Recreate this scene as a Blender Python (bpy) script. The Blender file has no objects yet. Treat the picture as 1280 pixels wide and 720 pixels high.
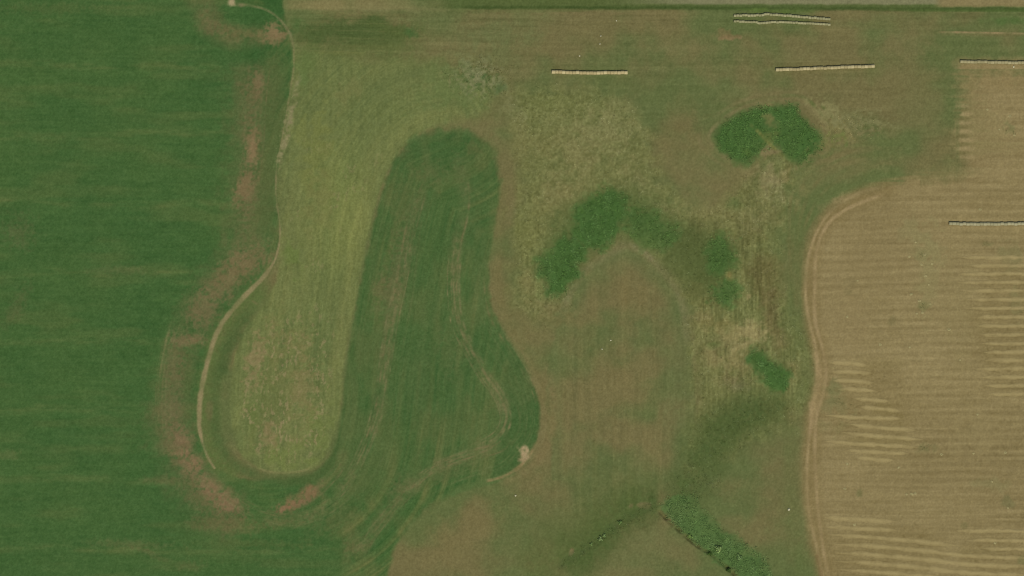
import bpy, math, random
import numpy as np

# ------------------------------------------------------------------ camera, sky, sun, exposure
sc = bpy.context.scene
COL = sc.collection
PX = 0.35                       # metres per photograph pixel
CAM_H = 1500.0
def wx(px): return (px - 640.0) * PX
def wy(py): return (360.0 - py) * PX

cam_d = bpy.data.cameras.new('camera')
cam = bpy.data.objects.new('camera', cam_d); COL.objects.link(cam)
cam.location = (0, 0, CAM_H)
cam.rotation_euler = (0, 0, 0)
cam_d.sensor_width = 36.0
cam_d.lens = 36.0 * CAM_H / (1280 * PX)
cam_d.clip_start = 1.0
cam_d.clip_end = 20000.0
sc.camera = cam

SUN_EL = math.radians(64.0)
SUN_AZ = math.radians(163.0)    # compass, from north clockwise
w = bpy.data.worlds.new('World'); sc.world = w; w.use_nodes = True
nt = w.node_tree
bg = nt.nodes['Background']
sky = nt.nodes.new('ShaderNodeTexSky')
sky.sky_type = 'NISHITA'; sky.sun_disc = False
sky.sun_elevation = SUN_EL; sky.sun_rotation = SUN_AZ
sky.air_density = 1.0; sky.dust_density = 2.0
nt.links.new(sky.outputs[0], bg.inputs[0]); bg.inputs[1].default_value = 0.10
sd_ = bpy.data.lights.new('sun', 'SUN'); sd_.energy = 2.9; sd_.angle = math.radians(0.5)
sd_.color = (1.0, 0.93, 0.84)
sun = bpy.data.objects.new('sun', sd_); COL.objects.link(sun)
sun.location = (0, 0, 300)
# light travels from the sun (at azimuth SUN_AZ) down to the ground
sun.rotation_euler = (math.pi/2 - SUN_EL, 0, math.pi - SUN_AZ)
sc.view_settings.view_transform = 'Standard'
sc.view_settings.look = 'None'
sc.view_settings.exposure = 0.0
sc.view_settings.gamma = 1.0
sc.cycles.filter_width = 1.1
LIT = np.array([1.17, 1.14, 1.24])   # what white ground returns under this sky and sun

rng = np.random.RandomState(7)
R = random.Random(11)

# ------------------------------------------------------------------ numeric helpers
def sstep(a, b, x):
    t = np.clip((x - a) / (b - a), 0, 1)
    return t * t * (3 - 2 * t)
def hsh(ix, iy, seed):
    h = (ix.astype(np.int64) * 374761393 + iy.astype(np.int64) * 668265263 + seed * 1442695041) & 0xFFFFFFFF
    h = ((h ^ (h >> 13)) * 1274126177) & 0xFFFFFFFF
    h = h ^ (h >> 16)
    return (h & 0xFFFFFF) / float(0xFFFFFF)
def vn(x, y, seed=0):
    x, y = np.broadcast_arrays(x, y)
    fx = np.floor(x); fy = np.floor(y)
    tx = x - fx; ty = y - fy
    tx = tx * tx * (3 - 2 * tx); ty = ty * ty * (3 - 2 * ty)
    ix = fx.astype(np.int64); iy = fy.astype(np.int64)
    a = hsh(ix, iy, seed); b = hsh(ix + 1, iy, seed)
    c = hsh(ix, iy + 1, seed); d = hsh(ix + 1, iy + 1, seed)
    return (a + (b - a) * tx) * (1 - ty) + (c + (d - c) * tx) * ty
def fbm(x, y, seed=0, o=3, g=0.5):
    s = 0; a = 1; t = 0
    for k in range(o):
        s = s + a * vn(x * 2 ** k + 17.3 * k, y * 2 ** k - 9.1 * k, seed + k * 31)
        t += a; a *= g
    return s / t
def curve(pts, n=5):
    p = np.array(pts, float)
    e = np.vstack([2 * p[0] - p[1], p, 2 * p[-1] - p[-2]])
    out = []
    for i in range(1, len(e) - 2):
        p0, p1, p2, p3 = e[i-1], e[i], e[i+1], e[i+2]
        for k in range(n):
            t = k / n
            out.append(0.5 * (2*p1 + (p2-p0)*t + (2*p0-5*p1+4*p2-p3)*t*t + (3*p1-p0-3*p2+p3)*t**3))
    out.append(p[-1])
    return np.array(out)

# ------------------------------------------------------------------ the terrain grid (photograph pixels)
def axis(n_in, hi, far):
    a = np.linspace(0, hi, n_in)
    step = a[1]; out = []
    d = 0; s = step
    while d < far:
        s = min(s * 1.16, 700) if d > 25 else step * 2
        d += s; out.append(d)
    out = np.array(out)
    return np.concatenate([-out[::-1], a, hi + out])
XS = axis(1001, 1280.0, 12000); YS = axis(564, 720.0, 12000)
NX, NY = len(XS), len(YS)
X, Y = np.meshgrid(XS, YS)
def win(x0, x1, y0, y1):
    i0, i1 = np.searchsorted(XS, [x0, x1]); j0, j1 = np.searchsorted(YS, [y0, y1])
    return slice(j0, j1), slice(i0, i1)
def dist(pts, R_):
    D = np.full((NY, NX), float(R_)); S = np.zeros((NY, NX)); acc = 0
    for (ax, ay), (bx, by) in zip(pts[:-1], pts[1:]):
        L = math.hypot(bx-ax, by-ay)
        if L < 1e-6: continue
        sl = win(min(ax, bx)-R_, max(ax, bx)+R_, min(ay, by)-R_, max(ay, by)+R_)
        x = X[sl]; y = Y[sl]
        if x.size:
            t = np.clip(((x-ax)*(bx-ax) + (y-ay)*(by-ay)) / L**2, 0, 1)
            d = np.hypot(x-ax-t*(bx-ax), y-ay-t*(by-ay))
            m = d < D[sl]
            D[sl] = np.where(m, d, D[sl]); S[sl] = np.where(m, acc + t*L, S[sl])
        acc += L
    return D, S, acc
def inside(poly):
    par = np.zeros((NY, NX), bool)
    q = np.vstack([poly, poly[:1]])
    for (ax, ay), (bx, by) in zip(q[:-1], q[1:]):
        if ay == by: continue
        j0, j1 = np.searchsorted(YS, [min(ay, by), max(ay, by)])
        if j1 > j0:
            xi = ax + (YS[j0:j1]-ay) * (bx-ax) / (by-ay)
            par[j0:j1] ^= XS[None, :] > xi[:, None]
    return par
def sdist(poly, R_):
    q = np.vstack([poly, poly[:1]])
    D, S, _ = dist(q, R_)
    return np.where(inside(poly), D, -D), S

C = np.zeros((NY, NX, 3))        # the ground's own colour, in display values, divided by the light at the end
Z = np.zeros((NY, NX))           # relief in metres
N1 = fbm(X/26, Y/26, 1, 3); N2 = fbm(X/9, Y/9, 2, 3); N3 = fbm(X/3.2, Y/3.2, 3, 2)
GR = vn(X/1.9, Y/1.9, 4) - 0.5   # fine grain
NL = fbm(X/90, Y/90, 5, 3)
HS = fbm(X/55, (Y + 6*vn(X/160, Y/60, 8))/2.6, 6, 3) - 0.5    # horizontal streaks
VS = fbm((X + 4*vn(X/60, Y/120, 9))/2.2, Y/34, 7, 3) - 0.5    # vertical streaks
def col(c): return np.array(c, float)
def mix(m, c, sl=None):
    if sl is None: sl = (slice(None), slice(None))
    C[sl] += (col(c) - C[sl]) * m[..., None]
def add(m, c):
    C[...] += m[..., None] * col(c)
def blob(x, y, rx, ry, ang, c, op, w=0.9, n=None, soft=0.9):
    e = max(rx, ry) * 1.7
    sl = win(x-e, x+e, y-e, y+e)
    if X[sl].size == 0: return
    ca, sa = math.cos(math.radians(ang)), math.sin(math.radians(ang))
    dx = X[sl]-x; dy = Y[sl]-y
    u = (dx*ca + dy*sa)/rx; v = (-dx*sa + dy*ca)/ry
    r = np.sqrt(u*u + v*v)
    nn = (N2 if n is None else n)[sl] - 0.5
    m = sstep(0, soft, 1 - r + w*nn*1.3 + (N3[sl]-.5)*.35) * op * sstep(1.65, 1.2, r)
    mix(m, c, sl)
def stroke(pts, wd, c, op, w=0.6, fade=0.08, brk=0.35, soft=0.6, lo=9.0, sd=20, cv=True, spk=.9):
    """a line of colour along a curve, its width wd in pixels, uneven along its length"""
    p = curve(pts) if cv else np.array(pts, float)
    D, S, L = dist(p, wd*2.2+2)
    u = D/wd + (N2-0.5)*w + (N3-0.5)*w*.8
    along = fbm(S/lo, D*0, sd, 2)
    m = sstep(1+soft, 1-soft, u) * op * (1-brk + brk*2*(along-0.25))
    if fade: m = m * sstep(0, fade, S/L) * sstep(1, 1-fade, S/L)
    m = np.clip(m*(1 + (N3-.5)*spk), 0, 1) * (D < wd*2.2+1.9)
    mix(m, c)
    return D, S

def ruts(pts, n, spread, c, op, sd, wd=.9, base=.35):
    """a bundle of fine broken wheel lines running side by side along a curve"""
    p = curve(pts); tg = np.gradient(p, axis=0); tg /= np.hypot(tg[:, 0], tg[:, 1])[:, None]
    nrm = np.stack([-tg[:, 1], tg[:, 0]], 1); g = np.random.RandomState(sd); L = np.arange(len(p))
    if base: stroke(p, spread*1.1, c, op*base, brk=.9, soft=.95, lo=12, sd=sd, cv=False, spk=1.4, w=1.4)
    for k in range(n):
        o = (k-(n-1)/2)*2*spread/max(1, n-1) + g.uniform(-.5, .5) + .8*np.sin(L*.12+g.rand()*6)
        a = int(g.uniform(0, .3)*len(p)); b = int(g.uniform(.7, 1)*len(p))
        q = (p + nrm*o[:, None])[a:b]
        if len(q) > 3: stroke(q, wd*g.uniform(.8, 1.3), tuple(np.array(c)+g.uniform(-6, 8)), op*g.uniform(.6, 1.1), brk=.9, soft=.95, lo=9, sd=sd+k, cv=False, spk=1.0, fade=.15)

# ------------------------------------------------------------------ outlines of the fields, traced in photograph pixels
FAR = 13000
P_hay = curve([(360,64),(400,60),(440,66),(480,72),(520,72),(560,78),(600,92),(622,110),(612,136),(585,150),(555,157),
    (525,168),(500,190),(480,225),(467,270),(455,320),(440,400),(431,450),(425,510),(415,553),(400,577),
    (376,590),(345,591),(316,581),(297,560),(289,520),(290,470),(301,420),(325,388),(345,352),(349,318),
    (348,290),(345,250),(346,205),(355,150),(365,100)], 4)
P_lobe_r = [(520,172),(552,163),(585,166),(607,178),(620,200),(625,232),(620,270),(613,310),(611,350),(616,385),(630,415),
    (648,445),(664,475),(674,510),(674,540),(664,562),(642,590),(610,602),(575,612),(545,628),(515,652),(495,682),(484,722),(478,760)]
P_crop = np.vstack([np.array([(-FAR,-60),(330,-60),(352,-10),(356,20),(362,50)]),
    curve([(362,50),(366,75),(362,110),(355,150),(347,200),(346,250),(349,290),(346,318),(338,335),(322,353),(304,371),
           (286,391),(272,412),(262,440),(254,470),(249,500),(249,530),(255,556),(268,582),(300,598),(345,600),(385,595),(408,578),
           (420,553),(428,510),(434,450),(443,400),(458,320),(470,270),(483,225),(500,192),(520,172)], 4),
    curve(P_lobe_r, 4), np.array([(500,1100),(520,FAR),(-FAR,FAR)])])
P_stub = np.vstack([np.array([(FAR,79),(1199,79),(1197,125),(1199,200)]),
    curve([(1199,206),(1150,221),(1100,230),(1060,246),(1032,266),(1013,300),(1005,345),(1006,385),(1012,420),(1022,450),
           (1022,480),(1014,510),(1006,550),(1004,600),(1008,650),(1020,700),(1027,740)], 4),
    np.array([(1060,1000),(1090,FAR),(FAR,FAR)])])
P_dome = curve([(688,760),(690,600),(683,500),(688,440),(706,392),(728,345),(760,318),(788,312),(820,334),(846,365),(860,400),
    (867,460),(870,520),(856,575),(850,640),(800,720),(780,760)], 4)
P_marsh = curve([(645,120),(690,108),(760,118),(805,160),(820,210),(845,255),(900,262),(960,190),(1000,200),(985,260),(975,330),
    (1000,400),(1015,450),(1000,520),(930,555),(900,580),(858,590),(866,520),(862,420),(850,370),(815,330),(788,305),
    (755,312),(722,345),(700,392),(670,400),(645,370),(640,300),(648,220),(640,160)], 4)

i_crop = inside(P_crop); i_stub = inside(P_stub); i_hay = inside(P_hay); i_marsh = inside(P_marsh); i_dome = inside(P_dome)

# ------------------------------------------------------------------ pasture: everything that is nothing else
g_green = col((94,103,61)); g_brown = col((111,104,67))
t = sstep(0.34, 0.66, fbm(X/75, Y/60, 40, 3)*0.72 + N1*0.28)
C[...] = g_green + (g_brown - g_green) * t[..., None]
add(HS*12*sstep(240, 140, Y), (1, .9, 0.8)); add((fbm(X/70, Y/2.2, 41, 2)-.5)*9*sstep(130, 90, Y), (1, .85, .7))
add((N2-0.5)*7, (1, 0.9, 0.6))
# browner and greener parts of the pasture, where the photograph has them
for b in [
    (740,55,130,36,0,(114,105,68),.75),(860,70,90,40,0,(115,105,69),.7),(1010,60,110,16,0,(113,104,68),.6),
    (1120,80,60,60,0,(115,105,69),.9),(1150,120,40,60,0,(108,104,66),.8),(1120,60,70,16,0,(116,106,70),.7),(1140,200,60,14,-10,(112,104,67),.7),(880,200,46,90,0,(118,107,71),.7),(850,150,40,60,10,(114,104,67),.7),
    (950,100,60,16,0,(117,107,70),.6),(1060,210,90,22,-18,(122,110,73),.7),(720,110,50,14,0,(112,103,66),.6),
    (630,40,70,22,0,(101,105,65),.8),(540,30,80,26,0,(98,107,64),.95),(620,70,60,20,0,(98,104,63),.8),(1150,150,50,50,0,(103,106,66),.6),
    (680,85,28,14,0,(106,98,62),.4),(1080,165,60,20,0,(102,108,64),.6),(790,100,60,18,0,(92,104,60),.6),
    (905,120,60,14,0,(98,106,64),.5),(1080,30,60,8,0,(92,104,60),.6),(1240,42,60,10,0,(120,112,74),.7),
    (1120,48,40,12,0,(122,110,74),.5),(645,170,20,60,-14,(106,104,64),.8),(630,260,16,80,0,(106,103,63),.8),
    (640,390,18,60,-20,(106,103,64),.8),(585,160,50,16,5,(110,104,68),.7),
    (670,450,26,70,-28,(112,104,66),.8),(720,560,50,50,0,(118,107,71),.6),(780,470,60,120,0,(121,107,70),.8),
    (790,370,45,55,0,(119,104,67),.8),(840,470,18,80,0,(96,107,65),.8),(855,540,16,50,0,(92,106,62),.7),
    (700,640,90,36,-12,(104,103,64),.7),(600,650,80,40,-15,(120,106,69),.8),(560,690,60,50,-20,(121,107,70),.7),
    (650,610,60,30,-20,(116,104,68),.7),(760,610,60,26,0,(104,104,64),.6),(730,430,22,60,15,(98,104,62),.6),
    (800,690,90,40,0,(104,108,67),1),(815,668,50,20,0,(102,109,67),.8),(800,714,50,12,0,(116,106,70),.5),(850,690,40,24,40,(112,106,67),.7),
    (955,615,60,50,0,(112,104,67),.75),(910,608,36,22,0,(118,103,68),.6),(975,590,36,40,0,(113,105,68),.7),
    (950,575,60,16,-18,(88,104,60),.6),(975,680,40,50,0,(92,104,60),.8),(1000,700,16,40,0,(84,104,56),.7),
    (960,545,50,14,-8,(90,106,60),.6),(1000,560,12,40,0,(108,104,66),.5),
    (1000,280,22,70,8,(94,104,60),.8),(990,350,16,60,0,(98,102,62),.7),(1000,420,14,40,0,(92,104,60),.7),(1050,215,60,14,-22,(100,106,64),.6),
    (760,590,90,24,-8,(98,104,62),.5),(690,655,60,26,0,(92,102,58),.6),(640,700,70,22,0,(108,104,66),.6),
    (900,690,30,20,0,(90,104,58),.5)]:
    cc = tuple(.7*v + .3*q for v, q in zip(b[5], (104,104,65)))
    blob(*b[:5], cc, b[6]*.85, w=.9, n=N1*.7+N2*.3, soft=1.3)
stroke([(700,712),(735,685),(770,650),(800,632),(830,628)], 22, (72,88,46), 1.0, brk=.2, soft=.95)
stroke([(650,720),(690,698),(730,668),(770,636),(810,618)], 26, (86,97,53), .65, brk=.2, soft=.95)

# the rounded brown pasture in the middle with its greener rim
sdm, s_dm = sdist(P_dome, 60)
m = sstep(-3, 3, sdm + (N2-.5)*6)
rim = m * sstep(26, 4, sdm) * (Y < 600)
mix(rim*.55*(0.6+0.8*N1), (92,104,62))
add(m*VS*11*(Y < 640), (1, .85, .7))
add(m*((vn(X/6.2, Y/200, 77)-.5)*6)*(Y < 640), (1, .6, .4))

# ------------------------------------------------------------------ marsh ground: bleached grass, sedge and mud
sm, s_m = sdist(P_marsh, 50)
m_marsh = sstep(-14, 14, sm + (N2-.5)*24 + (N1-.5)*20)
mix(m_marsh*.8, (110,112,67))
add(m_marsh*(N2-.5)*9, (1, .95, .6))
for b in [
    (690,130,40,22,0,(112,116,68),.6),(760,160,60,36,5,(122,120,78),.8),(720,200,60,50,0,(122,117,75),.8),(700,240,40,30,0,(126,119,77),.7),
    (650,170,14,40,-8,(118,114,72),.6),(800,225,24,34,-30,(120,116,76),.7),(830,260,34,14,30,(124,116,77),.7),(780,130,40,14,15,(116,116,74),.6),
    (660,300,24,60,0,(112,114,66),.7),(660,350,20,34,0,(124,116,74),.6),(690,385,34,20,0,(116,108,70),.8),(700,400,50,14,0,(112,104,66),.7),
    (730,335,26,12,-45,(116,106,68),.7),(880,265,60,14,-5,(118,114,72),.7),(950,275,40,26,0,(120,114,74),.7),(962,225,26,30,-20,(130,120,84),.85),
    (975,240,20,20,0,(136,130,92),.6),(940,215,30,12,-30,(120,108,72),.6),(985,215,14,30,20,(118,108,68),.6),
    (920,255,16,10,0,(86,100,56),.7),(860,300,24,16,30,(104,100,62),.6),
    (845,300,40,24,35,(86,86,50),.85),(868,290,24,20,20,(84,84,48),.75),(880,345,36,30,0,(100,98,56),.8),(870,370,30,20,0,(98,96,54),.7),
    (955,340,30,56,0,(98,92,55),.95),(940,300,40,12,0,(94,94,54),.7),(900,325,34,40,0,(90,94,52),.6),(962,395,16,40,-10,(100,90,56),.8),(965,390,20,40,0,(103,96,60),.65),(985,330,14,50,0,(112,102,68),.5),
    (905,405,36,12,0,(118,110,66),.7),(915,430,46,30,0,(132,122,82),.85),(935,412,24,26,-20,(138,128,88),.85),(890,440,20,30,0,(124,114,74),.6),
    (925,455,40,20,0,(128,118,78),.8),(880,400,22,20,0,(118,110,68),.7),(893,430,18,8,0,(86,98,52),.8),
    (910,475,34,14,0,(120,108,74),.7),(925,482,22,12,0,(130,122,92),.5),(885,480,24,26,0,(104,106,62),.6),
    (990,460,18,30,10,(122,108,70),.6),(975,430,20,30,0,(116,100,66),.6),
    (900,510,40,18,0,(90,94,54),.7),(900,535,46,22,0,(78,90,48),.85),(960,515,40,22,-5,(86,88,50),.8),(930,505,60,14,0,(96,98,58),.6),
    (905,555,34,14,-10,(82,92,50),.7),(950,535,50,5,-8,(110,108,70),.5),(988,520,14,16,0,(120,104,68),.6),
    (875,575,24,20,0,(90,96,54),.6),(900,572,10,8,0,(120,104,74),.5),(858,600,18,14,-30,(88,98,54),.6)]:
    blob(*b[:6], b[6]*.9, w=1.3, n=N1*.5+N2*.5, soft=1.1)
# the arch of pale trodden grass over the dome
for b in [(700,150,44,26,0,(118,118,74),.5),(760,175,50,36,0,(120,117,75),.6),(930,418,34,24,-20,(140,129,86),.8),(905,415,24,12,0,(128,120,76),.7),(870,395,18,10,0,(120,114,74),.6),(1000,240,12,26,10,(124,118,76),.5),(950,440,16,10,-30,(138,126,84),.7),(880,470,14,20,0,(112,114,72),.5),(962,215,22,22,-20,(136,126,88),.5),(915,450,40,14,0,(132,122,80),.5)]: blob(*b, w=1.2, n=N2, soft=1.0)
stroke([(697,402),(722,350),(750,325),(785,307),(812,322),(836,348),(852,378),(858,410),(862,440)], 5, (116,112,76), .65, brk=.3, soft=.9)
stroke([(785,304),(800,312),(818,326)], 3, (134,124,90), .5)
# vertical combing in the wet ground
wet = sstep(0, 30, sm) * sstep(250, 300, Y) * sstep(880, 860, X*0+Y)
add(wet*VS*32, (1, .95, .7))
# strong speckle of bleached tussocks
add(m_marsh*(N3-.5)*11, (1, .97, .8)); add(m_marsh*sstep(840, 880, X)*(fbm(X/1.9, Y/22, 34, 2)-.5)*20, (1, .95, .7)); add(m_marsh*GR*14, (1, 1, .9)); add(m_marsh*(vn(X/2.1, Y/4.5, 33)-.5)*9, (1, .95, .7))
stroke([(684,362),(700,330),(718,300),(745,272),(775,264),(815,280),(852,305),(885,335),(905,370)], 24, (78,94,50), .8, brk=.2, soft=.95, fade=.1, lo=20)
stroke([(840,300),(872,325),(900,350)], 30, (84,92,51), .75, brk=.2, soft=.95, fade=.15)
stroke([(992,500),(950,512),(915,528),(888,560),(866,596),(850,640)], 25, (77,91,49), .85, brk=.3, soft=.95, fade=.1, lo=16)
blob(915,528,46,22,-8,(76,89,47),.55,w=1.2); blob(858,610,14,22,20,(78,94,50),.6,w=1.4); blob(885,575,16,18,30,(82,94,52),.5,w=1.6)

# ------------------------------------------------------------------ the stubble field
ss, s_s = sdist(P_stub, 60)
m_s = sstep(-7, 7 + 20*(X > 1150)*(Y > 86)*(Y < 235), ss + 4*(X > 1150)*(Y < 235) + (N2-.5)*10 + (HS*13 + (N1-.5)*16)*sstep(1060, 1120, X)*(Y > 90)*sstep(260, 230, Y))
mix(m_s, (135,120,82))
add(m_s*(NL-.5)*14, (1, .95, .8))
add(m_s*HS*18, (1, .95, .85))
add(m_s*(fbm((X+30*vn(X/200, Y/70, 55))/110, Y/1.9, 56, 2)-.5)*9, (1, .95, .8))
stripes = np.sin((Y + 0.012*(X-1020) + 5*vn(X/130, Y/60, 51))*2*math.pi/10.7)
add(m_s*stripes*5*sstep(.35, .65, fbm(X/80, Y/60, 52, 2)), (1, .95, .8))
add(m_s*(N2-.5)*7, (1, .9, .7))
add(m_s*(N3-.5)*5, (1, 1, 1)); add(m_s*GR*3, (1, 1, 1))
for b in [(1150,300,40,26,60,(132,124,84),.6),(1152,320,12,9,0,(114,112,72),.7),(1154,383,12,8,0,(116,113,72),.7),(1160,340,20,60,0,(136,127,86),.6),
    (1200,380,40,90,0,(132,119,80),.4),(1100,330,60,40,0,(129,114,77),.5),(1060,400,40,50,0,(132,116,79),.5),
    (1230,160,40,40,0,(130,118,79),.5),(1240,250,50,20,0,(130,115,77),.6),(1265,163,12,10,0,(112,112,72),.7),(1245,100,50,14,0,(132,116,78),.6),
    (1262,320,24,22,0,(118,114,75),.5),(1272,385,14,30,0,(116,116,76),.5),(1232,305,12,6,0,(112,106,68),.6),(1075,617,5,6,0,(108,104,66),.7),
    (1050,505,26,22,0,(118,114,76),.65),(1042,485,12,18,0,(108,110,70),.6),(1090,455,50,10,0,(132,118,78),.4),(1158,560,14,10,0,(114,108,70),.6),
    (1110,515,30,14,5,(120,106,66),.6),(1100,553,50,10,0,(126,112,72),.5),(1065,470,30,14,0,(120,106,68),.5),(1042,535,22,14,0,(124,118,78),.5),
    (1206,658,6,5,0,(116,108,70),.6),(1260,628,8,10,0,(108,104,68),.6),(1240,605,30,12,0,(122,117,78),.4),(1276,700,12,8,0,(108,112,72),.6),
    (1060,365,6,5,0,(116,106,70),.6),(1116,402,8,7,0,(114,104,68),.6),(1060,353,12,8,0,(122,110,74),.5),(1215,690,60,6,0,(124,112,74),.4),
    (1182,228,7,6,0,(116,108,70),.5),(1120,240,80,7,-4,(140,125,86),.5),(1045,380,20,100,0,(136,121,83),.5),(1230,540,60,40,0,(138,124,85),.4)]:
    blob(*b, w=1.3, n=N2, soft=.8)
# darker ground between the straw swaths
for (cx_, cy_, rx_, ry_) in [(1262,405,52,92),(1090,512,56,66),(1110,690,90,36),(1245,695,60,26)]:
    e_ = sstep(1.1, .6, np.hypot((X-cx_)/rx_, (Y-cy_)/ry_)*(.8+.4*N1))
    mix(e_*.38, (124,109,70))
    mix(e_*sstep(.6, .85, fbm(X/5, Y/2.4, 53, 2))*.5, (108,94,58))
for b in [(1215,150,26,60,0,(122,113,73),.55),(1210,105,18,24,0,(122,112,73),.5),(1175,212,50,12,-8,(112,107,68),.6),(1230,185,60,18,0,(126,115,75),.5),(1120,228,60,8,-12,(120,110,71),.5)]: blob(*b, w=1.6, n=HS+.5, soft=1.2)
# green along the edge of the stubble
mix(sstep(20, 2, np.abs(ss+16))*.35*(Y > 230)*(X < 1100)*N1*1.6, (92,104,60))
# the short combed ends at the top left of the stubble
for k in range(7):
    blob(1207, 132+10.8*k, 15, 4, 0, (147,131,92), .85)
    blob(1203, 137.4+10.8*k, 12, 3.5, 0, (110,102,64), .7)
stroke([(1197,82),(1197,205)], 2.5, (104,106,66), .5, brk=.5)

# ------------------------------------------------------------------ the farm track along the stubble: two wheel lines
TRK = [(1110,236),(1076,247),(1048,262),(1028,284),(1016,316),(1013,350),(1013,380),(1016,405),(1023,432),(1027,462),(1024,490),
       (1018,515),(1015,550),(1014,590),(1017,640),(1024,680),(1031,715),(1040,760),(1060,900),(1100,1400)]
stroke(TRK, 10, (122,106,68), .7, fade=0, brk=.2, soft=.9)
WL = {}
for side, wd_, c_ in ((-1, 2.0, (156,136,99)), (1, 1.7, (155,136,98))):
    p = curve(TRK); tg = np.gradient(p, axis=0); tg /= np.hypot(tg[:,0], tg[:,1])[:,None]
    nrm = np.stack([-tg[:,1], tg[:,0]], 1)
    off = 4.6 + 1.2*np.sin(np.arange(len(p))*.3)
    q = p + nrm*side*off[:,None]
    stroke(q, wd_, c_, .72, fade=.02, brk=.5, soft=.8, spk=.4, lo=14, sd=60+side, cv=False)
stroke([(1012,500),(1016,520),(1012,545)], 3, (154,133,98), .5)
stroke([(1018,437),(1024,470),(1018,505),(1012,530)], 4.5, (150,130,92), .7, brk=.2, soft=.9)
stroke([(1110,232),(1070,243),(1040,258),(1018,280),(1006,310),(1002,350)], 4, (118,106,70), .5)
stroke([(1020,690),(1027,720),(1036,760)], 2.2, (112,92,60), .5)
stroke([(1020,262),(1045,250),(1076,243)], 3.5, (148,130,92), .45, brk=.7)

# ------------------------------------------------------------------ the yellow-green hay meadow
sh, s_h = sdist(P_hay, 70)
top_soft = sstep(160, 60, Y)*22 + 1.6 + sstep(510, 610, X)*18
m_h = sstep(-1, 1, (sh + (N2-.5)*3 + (N1-.5)*top_soft)/(1.8+top_soft*.6))
lobe_side = curve([(560,157),(525,168),(500,190),(480,225),(467,270),(455,320),(440,400),(431,450),(425,510),(415,553),(400,577)])
dH, sH, _ = dist(lobe_side, 230)
hs = fbm(dH/2.6 + 2*N1, sH/60, 70, 3) - .5
mix(m_h, (103,111,65))
add(m_h*sstep(.4, .7, NL)*4, (1, .5, .5)); add(m_h*hs*12, (1, .8, .5)); add(m_h*(fbm(dH/1.5, sH/35, 75, 2)-.5)*10, (1, .95, .7)); add(m_h*(fbm(X/2.4, Y/30, 74, 2)-.5)*14, (1, .9, .6)); add(m_h*(N2-.5)*8, (1, .9, .5)); add(m_h*GR*4, (1, 1, 1)); add(m_h*sstep(1, .2, np.hypot((X-425)/60, (Y-265)/120))*7, (1, 1, .2))
add(m_h*(fbm(dH/13, sH/160, 71, 2)-.5)*13, (1, .6, .4))
for b in [(560,110,60,36,-10,(94,108,62),.6),(380,100,10,30,5,(90,108,60),.6),(500,100,50,30,-25,(100,108,64),.5),(440,110,40,14,-50,(112,112,68),.5),
    (395,200,24,90,0,(110,115,62),.6),(380,300,30,50,0,(108,114,66),.5),(400,250,20,60,5,(112,112,68),.5),(365,320,14,30,0,(94,112,56),.5),
    (355,480,40,90,5,(112,112,68),.6),(340,430,30,40,0,(110,110,66),.4),(350,570,40,16,0,(104,115,62),.7),(400,540,18,50,10,(104,114,62),.7),
    (318,455,12,34,10,(126,114,78),.55),(350,500,14,30,0,(94,104,58),.5),(320,520,12,30,-10,(96,108,58),.6),(338,540,10,14,0,(122,112,74),.5),
    (375,470,16,60,0,(116,112,70),.5),(330,490,12,60,5,(88,100,54),.35),(595,95,30,26,20,(98,106,66),.5)]:
    blob(*b, w=1.5, n=N2, soft=.9)
wisp = sstep(.62, .8, fbm(X/2.4 + 3*N2, Y/5.5, 72, 2)) * m_h * (sstep(380, 430, Y) + .6*sstep(.55, .75, fbm(X/30, Y/30, 73, 2)))
mix(np.clip(wisp*.6*sstep(6, 22, sh), 0, .7), (144,130,94))
for b in [(322,450,14,40,8,(130,116,80),.6),(335,545,14,22,0,(126,112,76),.5),(380,480,18,50,5,(122,114,74),.5),(345,420,20,14,-20,(120,112,72),.4)]: blob(*b, w=2.4, n=N3*.6+N2*.4, soft=.8)
# the darker mown wedge at the top
for b in [(590,42,110,40,0,(99,106,65),.85),(650,30,60,18,0,(98,104,64),.6),(540,22,60,14,0,(100,108,66),.7),(610,75,60,20,10,(104,106,66),.6)]: blob(*b, w=.8, n=N1, soft=1.3)
add(HS*14*sstep(1, .5, np.hypot((X-560)/150, (Y-40)/36)), (1, .9, .7))
for b in [(455,46,115,38,3,(88,98,55),.9),(440,40,95,30,5,(74,89,48),.85),(480,52,80,16,0,(84,94,52),.5),(490,38,45,10,14,(82,94,50),.7),(515,42,13,9,25,(66,94,48),.8),(395,40,45,18,0,(74,90,48),.6),(385,75,22,26,0,(90,106,58),.7),(470,60,90,9,0,(94,102,58),.7)]:
    blob(*b, w=.7, n=N1, soft=.8)
blob(372,30,14,20,-20,(74,98,52),.7); blob(362,40,7,12,-25,(58,86,44),.8)
blob(480,10,150,7,1,(118,116,76),.75,n=N1); blob(400,7,60,9,0,(128,118,78),.8,n=N1); blob(440,17,100,3,2,(120,116,74),.5); blob(440,64,120,2.5,1,(116,118,74),.5)
blob(420,66,60,4,0,(108,112,64),.5); blob(580,70,60,6,14,(112,114,72),.5)
for k in range(9): blob(430+17*math.sin(k*3), 24+4.8*k, 110, 1.1, .5+.3*k, (104,106,64) if k % 2 else (66,80,42), .4, n=N2)
m_c0 = None

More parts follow.
